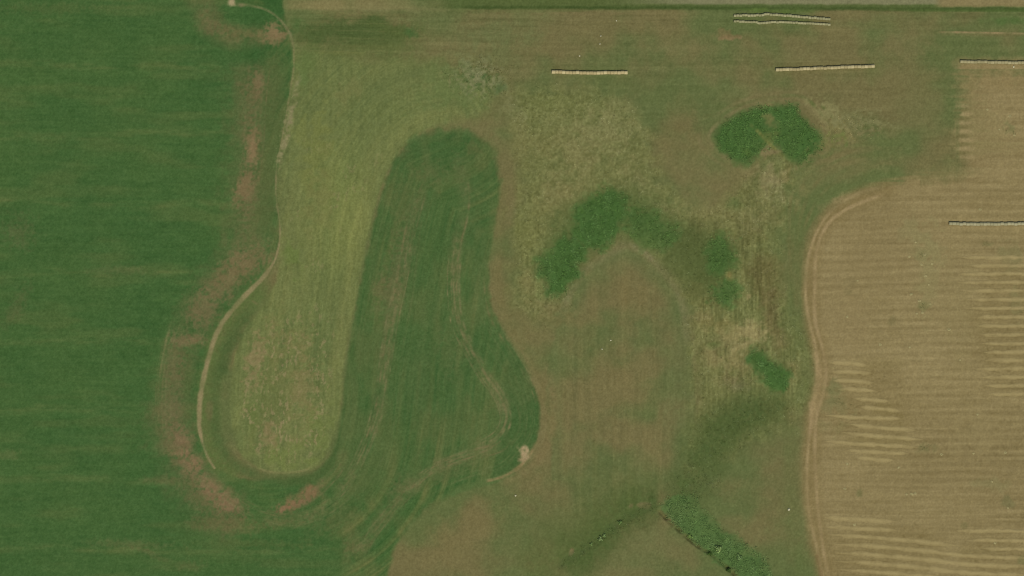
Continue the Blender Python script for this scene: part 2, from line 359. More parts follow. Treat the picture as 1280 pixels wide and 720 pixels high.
# ------------------------------------------------------------------ the dark green crop: left field, the tongue and the ground below it
sc_, s_c = sdist(P_crop, 60)
edge_w = 2.8 + 5*sstep(470, 520, X)*sstep(260, 200, Y) + 3*sstep(470, 520, X)*sstep(560, 600, Y)
m_c = sstep(-1, 1, (sc_ + (N2-.5)*edge_w*1.6)/edge_w)
mix(m_c, (66,94,49))
left = m_c * sstep(330, 290, X + sstep(600, 680, Y)*-120)
rest = m_c - left
add(m_c*(NL-.5)*9, (1, .5, .3)); add(m_c*(N1-.5)*6, (1, .6, .4))
add(left*HS*9, (1, .9, .6)); add(m_c*GR*4.5, (1, 1, .8)); add(m_c*(N3-.5)*4, (1, 1, .8))
for k in range(-3, 12):     # drill passes
    yk = 78 + 86.3*k
    d = np.abs(Y - yk - 7*vn(X/60, X*0, 80+k) - .004*X + (N2-.5)*4)
    add(left*sstep(8, .5, d)*np.clip(fbm(X/26, Y/5, 90+k, 3)*2.6-.75, 0, 1)*13, (1, .42, .42))
dl, s_l, _ = dist(curve([(560,163)] + [(500,192),(483,225),(470,270),(458,320),(443,400),(434,450),(428,510),(420,553),(408,578),(385,600),(345,614),(300,610),(268,590)]), 200)
ls = fbm(dl/2.4, s_l/70, 81, 3) - .5
add(rest*ls*22, (1, .55, .45)); add(rest*(fbm(dl/1.5, s_l/45, 88, 2)-.5)*16, (1, .8, .6)); add(rest*sstep(.45, .75, fbm(X/24, Y/48, 84, 3))*15, (1, .25, .35)); add(rest*sstep(.5, .8, fbm(dl/9, s_l/120, 85, 2))*14, (1, .35, .35))
add(left*sstep(.5, .8, fbm(X/70, Y/16, 86, 3))*9, (1, .3, .35))
add(left*(fbm((X+1.6*Y)/9, (Y-.25*X)/3.4, 87, 2)-.5)*7, (1, .8, .6))
CR = (98,102,62)
mix(rest*sstep(250, 60, X*0+600-Y)*0, CR)
stroke([(318,70),(316,120),(318,180),(314,240),(312,290),(305,320)], 26, (98,98,62), .8, brk=.3, soft=.95, lo=12, spk=1.4, w=1.3)
stroke([(340,55),(342,110),(334,170),(328,240),(330,300)], 15, (82,95,54), .6, brk=.3, soft=.95, lo=25)
stroke([(322,305),(300,322),(274,350),(252,385),(236,420),(222,470),(217,530),(222,570)], 19, (100,98,63), .7, brk=.6, soft=.95, lo=9, spk=1.6, w=1.5)
stroke([(222,528),(228,556),(242,583),(262,608),(282,626),(302,640)], 14, (127,106,76), 1.0, brk=.5, soft=.95, lo=7, fade=.2, spk=2.2, w=1.7)
stroke([(216,480),(213,530),(222,575),(240,610),(268,640),(310,655)], 24, (98,96,62), .6, brk=.6, soft=.95, lo=9, spk=1.6, w=1.5)
stroke([(345,636),(368,629),(390,614),(405,596)], 8, (124,102,71), .95, spk=2.0, w=1.6, lo=6, brk=.6, soft=.95, fade=.3)
stroke([(245,-8),(252,14),(266,34),(292,46),(335,46)], 12, (104,100,64), .75, brk=.4, soft=.95)
mix(rest*.3*(X > 425)*(Y < 600), (82,98,56))
for b in [ # soft pale or brown areas in the crop
    (25,290,24,26,-35,(92,94,60),.6),(20,385,12,40,30,(92,92,58),.5),(150,338,45,7,0,(88,96,58),.6),(60,10,120,9,0,(88,98,56),.5),
    (344,44,20,14,0,(134,110,80),1.2),(310,42,50,9,8,(106,100,64),.75),(262,36,16,10,0,(100,94,62),.6),(268,12,12,30,-25,(98,94,60),.5),
    (316,188,11,34,2,(126,106,75),1.1),(305,236,12,24,20,(124,104,73),1.1),(322,106,9,20,5,(126,105,76),1),(316,120,12,40,8,(100,96,62),.7),(310,245,16,40,5,(108,98,66),.65),(345,100,14,60,3,(88,96,56),.5),(338,180,10,50,0,(76,92,50),.4),
    (312,326,38,22,-25,(116,102,70),.95),(285,350,38,22,-40,(112,101,68),.85),(255,385,26,30,35,(112,101,69),.85),(236,425,28,9,0,(124,103,74),.9),(287,370,8,10,0,(114,98,68),.6),
    (215,500,16,80,2,(104,98,66),.6),(218,450,14,40,10,(98,96,62),.5),(235,480,8,60,4,(84,94,54),.5),
    (226,548,13,22,-15,(126,103,76),.7),(240,585,15,20,-35,(126,103,76),.6),(262,610,22,16,40,(126,103,76),.7),(286,630,24,16,25,(130,103,77),.9),
    (285,655,46,13,5,(104,96,62),.6),(245,620,26,16,45,(106,96,64),.6),(200,600,24,6,5,(96,94,60),.5),(250,655,24,10,0,(98,94,60),.4),
    (354,636,15,7,-12,(134,102,76),1),(378,627,18,6,-28,(124,100,72),.9),(396,610,16,5,-55,(116,98,68),.7),(360,650,40,10,-10,(100,96,60),.55),
    (160,680,70,6,3,(104,102,64),.5),(190,692,26,5,20,(100,96,62),.5),(320,680,90,9,0,(86,96,54),.6),(300,700,140,7,3,(78,96,52),.4),
    (10,568,18,9,0,(100,104,64),.5),(235,708,24,8,0,(98,96,60),.4),(440,680,14,26,8,(98,100,62),.5),(445,685,18,8,0,(108,100,66),.5),
    (500,260,14,60,12,(88,96,56),.6),(493,345,18,70,12,(102,98,64),.65),(480,360,16,20,0,(108,100,66),.55),(540,215,22,20,0,(96,98,60),.6),
    (575,215,12,30,-10,(92,98,60),.5),(568,330,9,50,3,(106,104,66),.5),(545,400,22,40,5,(82,98,56),.5),(560,440,18,40,0,(92,100,60),.5),
    (520,470,30,60,5,(76,96,54),.6),(470,440,24,70,8,(84,98,56),.55),(600,350,14,60,0,(78,98,56),.5),(610,540,40,40,0,(78,98,55),.5),
    (500,610,24,14,-45,(108,100,66),.6),(560,590,60,12,-25,(90,98,58),.6),(450,610,36,30,-50,(80,96,54),.6),(415,650,40,22,-30,(92,98,58),.6),
    (610,600,50,8,-14,(88,104,60),.6),(640,490,14,40,-15,(82,100,58),.5),(560,175,34,6,0,(76,92,52),.5),(590,185,14,10,30,(94,96,58),.6)]:
    b = list(b); blob(b[0], b[1], b[2]*1.22, b[3]*1.22, *b[4:6], min(b[6]*.85, 1), w=1.1, n=N1*.25+N2*.35+N3*.4, soft=1.0)
# machinery lines that follow the tongue
ruts([(214,600),(206,560),(203,500),(208,450),(222,405),(250,370)], 5, 9, (112,108,70), .5, 1200)
ruts([(318,290),(312,240),(318,180),(322,110),(330,60)], 5, 12, (116,106,72), .45, 1220, base=0)
ruts([(232,560),(250,590),(280,615),(320,640),(370,650),(420,628),(450,590)], 5, 8, (108,106,68), .45, 1240)
CP = [([(548,200),(530,222),(520,258),(511,290),(503,340),(490,400),(482,450),(475,500),(462,545),(436,598),(404,632),(362,654)], 3.2, (114,104,70), .95),
    ([(541,208),(524,240),(516,290),(508,340)], 1.6, (120,110,76), .5),
    ([(558,204),(577,214),(583,240),(581,270),(572,304),(567,345),(571,400),(588,438),(606,470),(622,492),(631,515),(630,532),(618,548),(592,562),(556,576),(522,600),(494,628),(462,668),(440,704)], 3.4, (116,107,72), .95),
    ([(586,235),(584,270),(577,305),(572,345),(576,395)], 1.3, (118,112,76), .4),
    ([(494,230),(480,285),(466,350),(453,420),(446,490),(434,550),(412,590),(380,618)], 2, (82,98,56), .5),
    ([(606,470),(640,500),(650,520),(646,545),(625,566),(590,580),(550,594)], 1.8, (100,104,66), .45),
    ([(612,315),(611,350),(616,388),(631,418),(650,447),(666,478),(676,512),(676,542),(664,566),(638,592)], 2.0, (120,111,74), .85),
    ([(524,290),(517,360),(504,430),(497,500),(487,550),(464,600),(430,640)], 1.3, (92,102,62), .5),
    ([(555,300),(550,380),(548,460),(545,520),(530,560),(495,595),(465,640)], 1.5, (86,100,58), .5),
    ([(462,545),(450,575),(430,610),(400,640),(360,665)], 1.2, (104,104,66), .5),
    ([(596,300),(593,350),(600,410),(622,450),(646,490),(658,525)], 1.4, (88,102,60), .5),
    ([(505,620),(535,592),(575,572),(620,560),(640,545)], 2.6, (114,104,70), .85),
    ([(447,700),(470,662),(500,626),(528,600)], 3.2, (112,102,68), .7),
    ([(430,560),(424,585),(400,612),(375,630)], 2.4, (100,98,62), .8),
    ([(602,460),(620,486),(630,515),(622,545)], 2.6, (110,106,68), .6),
    ([(534,225),(520,270),(512,330),(500,390)], 5, (96,98,62), .6)]
for i, (p, wd_, c_, o_) in enumerate(CP):
    if wd_ > 1.9: ruts(p, 5 if wd_ > 2.5 else 3, 2.6+wd_*1.3, tuple(.8*np.array(c_)+.2*np.array((120,118,80))), min(o_*.72, 1), 700+20*i, wd=.9, base=.45)
    else: stroke(p, wd_*.7, c_, o_*.8, brk=.9, soft=.95, sd=100+i, lo=10, spk=1.2)
for i, r_ in enumerate([6, 10, 15, 21]):     # passes inside the right edge of the tongue
    ruts([(612-r_,300),(610-r_,350),(614-r_,388),(630-r_,420),(648-r_,450),(662-r_,480),(671-r_,512),(670-r_,540),(656-r_*.8,566-r_*.7),(625,592-r_),(585,604-r_),(548,620-r_),(515,645-r_),(490,680-r_)], 2, 1.6, (96,106,64), .5, 900+10*i, wd=.8, base=0)
stroke([(645,592),(610,603),(575,613),(548,627)], 3.2, (82,104,58), .5)
stroke([(668,560),(650,583),(628,596),(606,602)], 1.8, (142,122,84), .7)
stroke([(684,460),(692,510),(684,555),(660,586),(620,604)], 6, (122,108,72), .6, soft=.95)
stroke([(626,300),(622,350),(632,400),(654,440),(676,480),(690,530),(684,560)], 5, (114,105,67), .6, soft=.95)
stroke([(590,160),(615,170),(632,195),(638,240),(632,290)], 7, (112,104,68), .6, soft=.95)
stroke([(560,155),(590,157),(612,166)], 6, (110,106,68), .6, soft=.95)
# the band of rougher turf between the track and the hay
BAND = [(330,375),(296,408),(277,450),(268,500),(272,545),(290,575),(320,594),(360,600),(396,592),(420,565)]
stroke([(338,345),(312,380),(284,412),(268,450),(260,500),(262,545),(276,580),(310,600)], 13, (88,102,56), .85, brk=.15, soft=.6)
stroke(BAND, 7, (76,94,52), .7, brk=.3, soft=.9)
stroke([(315,398),(290,430),(277,470)], 6, (70,88,48), .6, brk=.6)
stroke([(345,602),(385,598),(412,580),(426,545)], 5, (74,92,50), .6)
blob(262,515,7,18,0,(104,98,64),.6)
stroke([(306,577),(330,588),(352,591),(380,588),(400,576)], 1.5, (130,124,82), .5, brk=.6)
# the pale track itself
TL = [(367,58),(367,85),(363,112),(357,148),(351,182),(346,205),(345,245),(349,275),(350,295),(346,318),(338,335),(324,352),(305,371),(287,391),(273,412),(263,440),(255,470),(250,500),(249,530),(253,553),(260,572),(268,585)]
pT = curve(TL); dT, sT, LT = dist(pT, 14)
wT = .8 + 1.9*sstep(.42, .56, sT/LT)*sstep(1.02, .85, sT/LT)
mT = sstep(wT*1.7, wT*.55, dT + (N2-.5)*1.6)*(.5 + .5*sstep(.38, .5, sT/LT))*(.7+.6*(vn(sT/13, sT*0, 7)-.3))
mix(np.clip(mT*.85, 0, 1), (142,127,92))
stroke([(371,92),(370,112),(366,140),(361,165),(353,190)], 3.2, (132,126,88), .6, brk=.9, lo=3, spk=2.5)
stroke([(366,130),(361,160),(352,192),(349,215)], 2.6, (134,126,90), .7, brk=.9, lo=3, spk=2.5, sd=23)
for b in [(362,145,5,26,12,(132,124,90),.5),(352,185,5,16,10,(130,124,88),.55),(372,105,3,12,8,(120,122,84),.4)]: blob(*b, w=2.4, n=N3, soft=.6)
stroke([(216,396),(208,425),(202,455),(199,480)], 1.3, (124,120,80), .5, brk=.5, fade=.3)
blob(318,378,6,2,35,(122,110,74),.5)
# hoof-trodden earth by the tongue and other bare spots
for b in [(655,568,10,11,25,(158,138,104),1),(651,574,9,7,-30,(150,130,96),.9),(913,47,18,5,0,(136,112,80),.8),(906,42,14,8,0,(118,102,68),.6),
    (918,45,12,3,0,(100,92,58),.5),(805,632,12,5,0,(120,104,72),.6),(716,689,4,7,20,(124,104,74),.7),(788,632,6,5,0,(124,106,76),.5)]:
    blob(*b, w=1.0, n=N2, soft=.7)

# ------------------------------------------------------------------ the northern verge
vb = sstep(13.5, 9, Y + (N2-.5)*2)
mv = vb*sstep(520, 580, X)
mix(mv*.85, (80,94,50))
mix(sstep(3.2, .8, np.abs(Y-9.5-.004*(X-700)+(N2-.5)*2.5))*.65*sstep(555, 600, X)*(.5+N1), (60,76,36))
mix(sstep(6.5, 4, Y+.3*GR-.0008*(X-800)+(N2-.5)*2)*sstep(740, 880, X), (122,120,88))
mix(sstep(9.5, 7, Y+(N2-.5)*2)*sstep(1165, 1180, X)*.9, (132,118,80))
mix(sstep(2.4, .6, np.abs(Y-12.5-.005*(X-1100)))*sstep(1080,1160,X)*.7, (76,94,46))
mix(sstep(14, 10, Y)*sstep(530, 500, X)*sstep(350, 365, X)*.6, (124,116,76))
blob(620,14,120,3,0,(96,104,60),.4); blob(760,17,130,3,0,(118,108,72),.6); blob(720,13,60,2,0,(90,98,56),.5)
stroke([(1170,40),(1230,41),(1300,42.5)], 1.1, (148,128,92), .8, brk=.5); stroke([(1175,43),(1300,44.5)], 1.2, (108,98,62), .4)
blob(1255,26,40,7,0,(80,102,54),.7); blob(980,14,70,4,0,(86,104,50),.7); blob(940,12,40,3,0,(88,108,52),.6)
blob(290,3,7,7,0,(158,142,108),.95,w=.5); blob(300,6,8,4,10,(136,120,88),.7,w=.6); stroke([(296,4),(318,8),(332,12),(345,20),(356,32),(364,46),(367,62)], 1.5, (126,119,84), .65)
blob(320,3,18,6,0,(84,98,52),.5)
# far outside the frame: neighbouring parcels
out = np.maximum(np.maximum(-X-500, X-1780), np.maximum(-Y-260, Y-1100))
pal = np.array([(66,94,49),(135,121,82),(105,113,66),(112,104,68),(92,104,60),(78,98,54)], float)
pi_ = (hsh(np.floor(X/940).astype(np.int64), np.floor(Y/610 + .3*np.floor(X/940)).astype(np.int64), 99)*5.99).astype(int)
o_ = sstep(0, 40, out)
C = C*(1-o_[..., None]) + (pal[pi_] + (NL-.5)[..., None]*14)*o_[..., None]
mix(sstep(-20, -30, Y)*sstep(-60, -40, Y)*.8*(1-o_), (128,118,92))      # the lane just north of the frame

# ------------------------------------------------------------------ reed and willow patches: greener soil under tall growth
REEDS = {
 'island': [np.array([(891,168),(900,157),(914,147),(928,139),(942,133),(958,132),(970,131),(984,129),(997,131),(1003,144),(1014,157),(1025,165),(1030,176),(1027,188),(1016,198),(1001,208),(990,202),(980,191),(968,184),(957,187),(946,196),(936,206),(921,204),(909,195),(896,186)])],
 'mid': [np.array([(719,262),(730,250),(746,246),(756,236),(768,240),(784,246),(780,262),(775,282),(768,296),(757,303),(751,314),(738,309),(728,302),(718,300),(722,280),(716,272)])],
 'lower': [np.array([(674,322),(690,318),(698,300),(706,292),(718,302),(734,306),(728,322),(721,330),(723,347),(709,352),(704,366),(690,371),(682,366),(686,352),(674,344)])],
 'right': [curve([(786,266),(805,262),(830,275),(848,290),(840,305),(818,308),(796,300),(786,285)], 4)],
 'two': [curve([(886,300),(905,296),(918,310),(912,334),(895,340),(884,325)], 4)],
 'three': [curve([(888,360),(905,350),(922,358),(918,375),(900,381),(889,372)], 4)],
 'four': [curve([(932,450),(945,436),(965,448),(984,462),(984,484),(968,487),(948,470)], 4)],
 'ditch': [curve([(824,632),(834,624),(848,618),(868,620),(876,636),(892,648),(902,662),(922,668),(938,684),(956,696),(965,722),(975,760),(940,760),(925,722),(900,706),(880,688),(860,672),(840,652)], 4)],
}
RM = {}
for k, (poly,) in REEDS.items():
    s_, _ = sdist(poly, 30)
    if k in ('mid', 'lower', 'right', 'two', 'three'): s_ = s_ + 2.5
    q_ = .45 if k in ('island', 'ditch') else 1.0
    q2 = .8 if k == 'island' else q_
    m = sstep(-8*q2, 10*q2, s_ + (N2-.5)*22*q_ + (N3-.5)*8*q_)
    RM[k] = s_ + (N2-.5)*22*q_ + (N3-.5)*8
    if k == 'ditch':
        feather = sstep(62, 22, (X-824)*.644-(Y-640)*.765 + (N2-.5)*24); m = m*feather; RM[k] = RM[k] - (1-feather)*14
    RM[k] = s_
    dens = {'right': .6, 'two': .75, 'three': .85, 'ditch': .8}.get(k, .95)
    mix(m*dens*(.75+.5*N1).clip(0, 1), (74,102,54) if k == 'ditch' else (66,96,47))
    add(m*(N2-.5)*12, (1, 1, .6))
# bare spots inside the island
for b in [(962,152,12,12,-20,(112,108,66),.75),(960,131,11,3,0,(130,118,78),.7),(962,190,16,9,0,(118,108,72),.7)]: blob(*b, w=1.2, n=N2)
blob(958,168,16,12,30,(104,108,60),.6,w=1.4); blob(960,190,12,8,0,(122,112,76),.8,w=1.2)
stroke([(936,154),(948,165),(962,180),(980,196)], 2.0, (114,116,64), .75, brk=.8, lo=5)
for o_k, (cc_, op_) in enumerate([((124,114,78),.5),((98,104,62),.5),((120,110,74),.35)]):
    r_ = 1.0 + .09*o_k
    stroke([(960+(x_-960)*r_, 168+(y_-168)*(r_+.02)) for x_, y_ in [(925,206),(900,192),(886,170),(903,150),(930,134),(965,126),(1000,126),(1022,148),(1036,172),(1028,196),(1006,212),(985,222)]], 2.4, cc_, op_, brk=.8, lo=12, sd=200+o_k)
for o_k in range(5):
    stroke([(1003+7*o_k,122+2*o_k),(1020+7*o_k,140+2*o_k),(1036+7*o_k,162+2*o_k),(1030+9*o_k,184+o_k)], 2.0, (130,122,82) if o_k % 2 == 0 else (98,106,60), .85, brk=.8, lo=8, sd=210+o_k)
for o_k in range(4):
    stroke([(1020,200+5*o_k),(1050,188+6*o_k),(1090,178+8*o_k),(1130,176+10*o_k)], 2.6, (116,108,70) if o_k % 2 else (96,104,60), .45, brk=.8, lo=14, sd=220+o_k)
for o_k in range(9):
    r_ = 14 + 7*o_k
    stroke([(1110-6*o_k,222-r_*.8),(1076-6*o_k,232-r_*.8),(1040-5*o_k,252-r_*.8),(1018-4*o_k,276-r_*.6),(1004-2.5*o_k,310-r_*.4),(999-1.5*o_k,350),(1000-o_k,400)], 2.2, (112,104,66) if o_k % 2 else (94,102,60), .35, brk=.8, lo=16, sd=230+o_k)
blob(935,192,10,9,0,(86,104,50),.5); blob(895,680,14,9,30,(84,104,62),.5)
stroke([(872,352),(868,372)], 8, (96,94,54), .4)
blob(912,344,8,8,20,(134,120,72),.7); blob(935,371,5,6,0,(144,132,90),.7); blob(952,402,3,3,0,(140,132,92),.7)
stroke([(700,262),(690,285)], 5, (80,92,50), .6)
# bleached grass north-east of the island
for b in [(1035,140,34,14,35,(126,121,80),.9),(1050,165,28,14,30,(120,114,72),.8),(1078,152,38,14,0,(120,117,78),.85),(1085,165,16,8,0,(110,104,68),.6),(1030,180,24,12,-20,(112,110,66),.6),
    (1010,200,30,5,-35,(120,108,72),.5),(1045,170,12,8,0,(100,112,58),.5),(600,95,32,26,25,(112,116,80),.4),(640,135,12,24,-25,(118,118,78),.5)]:
    blob(*b, w=2.2, n=N3*.5+N2*.5, soft=.8)
# rough area in the north where grass stands in green and white threads
rough = sstep(1, 0, np.hypot((X-600)/50, (Y-98)/34)) 
mix(rough*sstep(.5, .75, N3)*.6, (134,130,94)); mix(rough*sstep(.45, .2, N3)*.6, (70,94,50))
blob(625,112,12,9,-35,(72,92,52),.6)

# ------------------------------------------------------------------ a faint overall grain like mown turf, and relief
add(((N3-.5)*5 + GR*5)*(1-m_s)*(1-m_c), (1, 1, .8))
add(GR*(m_c*1+m_s*3) + (N2-.5)*m_c*5, (1, .9, .8))
add((vn(X/1.7, Y/1.7, 141)-.5)*9, (1, 1, .9)); add((vn(X/3.1, Y/3.1, 142)-.5)*5, (1, .9, .7))
add((fbm(X/1.5, Y/7, 140, 1)-.5)*3.5*(X > 340), (1, 1, .8))
C = np.clip(C, 8, 235)
Z += (N1-.5)*.25 + (N2-.5)*.10 + (N3-.5)*.03
Z += m_marsh*(N3-.5)*.16 + m_c*HS*.04
Z += (NL-.5)*1.2
# the cut ditch along the south-west side of the willow strip
DITCH = curve([(822,636),(830,645),(840,655),(851,664),(862,674),(875,684),(888,692),(900,702),(912,712),(926,728),(945,760)])
dD, sD, LD = dist(DITCH, 12)
cut = sstep(3.6, .8, dD)*(.1+1.3*vn(sD/5, sD*0, 150))*sstep(0, 10, sD)
Z -= cut*1.1
mix(cut.clip(0, 1)*.55, (84,84,48))  # dark tint in the cut: the bank's shade painted into the ground colour
dD2, sD2, _ = dist(curve([(700,706),(722,690),(745,674),(765,658),(790,642),(810,634)]), 12)
Z -= sstep(9, 1, dD2)*.25
mix(sstep(9, 1, dD2)*.35*N2*1.6, (72,88,48))
Z = Z * sstep(3000, 600, np.maximum(np.abs(X-640), np.abs(Y-360)))

# ------------------------------------------------------------------ materials
def lin(c):
    c = np.asarray(c, float)/255.0
    return np.where(c <= .04045, c/12.92, ((c+.055)/1.055)**2.4)
ALB = (lin(C)/LIT).astype(np.float32)
def nodes(name):
    m = bpy.data.materials.new(name); m.use_nodes = True
    n = m.node_tree.nodes; b = n['Principled BSDF']
    b.inputs['Roughness'].default_value = .95
    b.inputs['Specular IOR Level'].default_value = .08
    return m, m.node_tree, b
def mathn(t, op, a, b_):
    n = t.nodes.new('ShaderNodeMath'); n.operation = op
    for i, v in enumerate((a, b_)):
        if isinstance(v, (int, float)): n.inputs[i].default_value = v
        else: t.links.new(v, n.inputs[i])
    return n.outputs[0]
def attr_material(name, fine, amp, bump):
    """colour carried by the mesh, broken up by fine procedural grain, with a small bump"""
    m, t, b = nodes(name)
    a = t.nodes.new('ShaderNodeAttribute'); a.attribute_name = 'tint'
    g = t.nodes.new('ShaderNodeNewGeometry')
    n = t.nodes.new('ShaderNodeTexNoise'); n.inputs['Scale'].default_value = fine; n.inputs['Detail'].default_value = 4
    t.links.new(g.outputs['Position'], n.inputs['Vector'])
    f = mathn(t, 'MULTIPLY_ADD', n.outputs['Fac'], amp); f.node.inputs[2].default_value = 1 - amp/2
    v = t.nodes.new('ShaderNodeVectorMath'); v.operation = 'SCALE'
    t.links.new(a.outputs['Color'], v.inputs[0]); t.links.new(f, v.inputs['Scale'])
    t.links.new(v.outputs[0], b.inputs['Base Color'])
    bp = t.nodes.new('ShaderNodeBump'); bp.inputs['Strength'].default_value = bump; bp.inputs['Distance'].default_value = .12
    t.links.new(n.outputs['Fac'], bp.inputs['Height']); t.links.new(bp.outputs[0], b.inputs['Normal'])
    return m
M_ground = attr_material('turf_and_soil', 1.25, .5, .5)
M_leaf = attr_material('leaves', 5.0, .25, .1)
M_straw = attr_material('loose_straw', 4.0, .5, .6)
def bale_material(name, c1, c2):
    m, t, b = nodes(name)
    tc = t.nodes.new('ShaderNodeTexCoord'); oi = t.nodes.new('ShaderNodeObjectInfo')
    mp = t.nodes.new('ShaderNodeMapping'); mp.inputs['Scale'].default_value = (2.0, 9.0, 9.0)
    off = t.nodes.new('ShaderNodeVectorMath'); off.operation = 'SCALE'; off.inputs[0].default_value = (37, 19, 53)
    t.links.new(oi.outputs['Random'], off.inputs['Scale']); t.links.new(off.outputs[0], mp.inputs['Location'])
    t.links.new(tc.outputs['Object'], mp.inputs['Vector'])
    n = t.nodes.new('ShaderNodeTexNoise'); n.inputs['Scale'].default_value = 1.6; n.inputs['Detail'].default_value = 6
    t.links.new(mp.outputs[0], n.inputs['Vector'])
    s = mathn(t, 'MULTIPLY', n.outputs['Fac'], .62); s2 = mathn(t, 'MULTIPLY_ADD', oi.outputs['Random'], .28); s2.node.inputs[2].default_value = .1
    k = mathn(t, 'ADD', s, s2)
    r = t.nodes.new('ShaderNodeValToRGB')
    r.color_ramp.elements[0].position = .25; r.color_ramp.elements[1].position = .85
    r.color_ramp.elements[0].color = (*(lin(c1)/LIT), 1); r.color_ramp.elements[1].color = (*(lin(c2)/LIT), 1)
    t.links.new(k, r.inputs[0]); t.links.new(r.outputs[0], b.inputs['Base Color'])
    bp = t.nodes.new('ShaderNodeBump'); bp.inputs['Strength'].default_value = .6; bp.inputs['Distance'].default_value = .05
    t.links.new(n.outputs['Fac'], bp.inputs['Height']); t.links.new(bp.outputs[0], b.inputs['Normal'])
    return m

# ------------------------------------------------------------------ mesh helpers
def mesh_np(name, V, F, tint=None, mat=None, smooth=True):
    V = np.asarray(V, np.float32); F = np.asarray(F, np.int32)
    me = bpy.data.meshes.new(name); k = F.shape[1]
    me.vertices.add(len(V)); me.vertices.foreach_set('co', V.ravel())
    me.loops.add(F.size); me.loops.foreach_set('vertex_index', F.ravel())
    me.polygons.add(len(F)); me.polygons.foreach_set('loop_start', np.arange(0, F.size, k, dtype=np.int32))
    me.polygons.foreach_set('loop_total', np.full(len(F), k, np.int32))
    me.polygons.foreach_set('use_smooth', np.full(len(F), smooth))
    if tint is not None:
        at = me.attributes.new('tint', 'FLOAT_COLOR', 'POINT')
        c = np.ones((len(V), 4), np.float32); c[:, :3] = tint
        at.data.foreach_set('color', c.ravel())
    me.update(calc_edges=True)
    if mat: me.materials.append(mat)
    return me
def link(name, me, loc=(0, 0, 0), rz=0.0, label=None, cat=None, group=None, kind=None, parent=None):
    o = bpy.data.objects.new(name, me); COL.objects.link(o)
    o.location = loc; o.rotation_euler = (0, 0, rz)
    if label: o['label'] = label
    if cat: o['category'] = cat
    if group: o['group'] = group
    if kind: o['kind'] = kind
    if parent: o.parent = parent
    return o
def sample(A, px, py):
    """bilinear look-up of a grid field at photograph pixels"""
    px = np.atleast_1d(np.asarray(px, float)); py = np.atleast_1d(np.asarray(py, float))
    i = np.clip(np.searchsorted(XS, px)-1, 0, NX-2); j = np.clip(np.searchsorted(YS, py)-1, 0, NY-2)
    tx = ((px-XS[i])/(XS[i+1]-XS[i])); ty = ((py-YS[j])/(YS[j+1]-YS[j]))
    if A.ndim == 3: tx = tx[:, None]; ty = ty[:, None]
    return (A[j, i]*(1-tx)+A[j, i+1]*tx)*(1-ty) + (A[j+1, i]*(1-tx)+A[j+1, i+1]*tx)*ty

# ------------------------------------------------------------------ the ground, one seamless sheet cut into its named surfaces
VX = wx(X); VY = wy(Y)
zone = np.zeros((NY, NX), np.int8)
zone[i_marsh] = 5
zone[i_hay] = 2
zone[i_crop] = 1
zone[i_stub] = 3
dRT, _, _ = dist(curve(TRK), 12)
zone[(dRT < 7.5)] = 4
zone[(dT < 2.6) & (Y > 55)] = 6
zone[(Y < 6) & (X > 540) & (Y > -45)] = 7
zf = zone[:-1, :-1].ravel()
idx = np.arange(NX*NY).reshape(NY, NX)
quads = np.stack([idx[1:, :-1], idx[1:, 1:], idx[:-1, 1:], idx[:-1, :-1]], -1).reshape(-1, 4)
Vall = np.stack([VX.ravel(), VY.ravel(), Z.ravel()], 1); Tall = ALB.reshape(-1, 3)
for zid, nm in ((0, 'pasture_ground'), (1, 'crop_field'), (2, 'hay_meadow'), (3, 'stubble_field'), (4, 'farm_track'),
                (5, 'marsh_ground'), (6, 'footpath'), (7, 'grass_verge')):
    q = quads[zf == zid]
    u, inv = np.unique(q, return_inverse=True)
    me = mesh_np(nm, Vall[u], inv.reshape(q.shape), Tall[u], M_ground)
    link(nm, me, kind='structure')

# ------------------------------------------------------------------ round bales standing end to end in rows
def bale_mesh(name, r, L, seed, mat):
    rr = random.Random(seed); n = 20
    prof = [(-L/2, 0), (-L/2+.01, r*.45), (-L/2-.005, r*.88), (-L/2+.06, r*.985), (-L*.22, r), (0, r*.985), (L*.22, r), (L/2-.06, r*.985), (L/2+.005, r*.88), (L/2-.01, r*.45), (L/2, 0)]
    V = []; F = []
    lump = [1 + .025*math.sin(2*math.pi*k/n*2 + rr.random()*6) + rr.uniform(-.012, .012) for k in range(n)]
    for (x, q) in prof:
        for k in range(n):
            a = 2*math.pi*k/n
            z = q*math.cos(a)*lump[k]
            if z < 0: z *= .95                     # settled on the ground
            V.append((x + rr.uniform(-.008, .008), q*math.sin(a)*lump[k], z + r*.95))
    for i in range(len(prof)-1):
        for k in range(n):
            F.append((i*n+k, i*n+(k+1) % n, (i+1)*n+(k+1) % n, (i+1)*n+k))
    me = mesh_np(name, V, F, None, mat)
    return me
ROWS = [
  (curve([(689.5,90),(735,91.2),(760,91),(784.5,90.6)]), .80, 1.50, 'pale', 'golden round straw bale in the lone row lying farthest left on the pasture', 'bales in the lone row left of the others'),
  (curve([(969.5,87),(1010,85.9),(1050,84.2),(1093,83)]), .76, 1.50, 'pale2', 'round straw bale in the slightly tilted row above the green reed island', 'bales in the tilted row above the reed island'),
  (curve([(917,19.3),(950,19),(957,17.8),(985,19.6),(1038,24)]), .62, 1.20, 'old', 'grey round bale in the upper of the two close rows by the north verge', 'bales in the upper of the paired rows'),
  (curve([(917,26.5),(946,27.8),(950,29.2),(975,27.6),(1038,30.6)]), .56, 1.20, 'old', 'grey round bale in the lower of the two close rows by the north verge', 'bales in the lower of the paired rows'),
  (curve([(1200,77.2),(1240,77.8),(1310,79)]), .72, 1.50, 'dull', 'round straw bale in the row along the top edge of the stubble field', 'bales in the row along the top of the stubble'),
  (curve([(1186,279.6),(1230,280),(1310,279.4)]), .74, 1.50, 'grey', 'greyish round bale in the row standing out in the open stubble field', 'bales in the row inside the stubble field')]
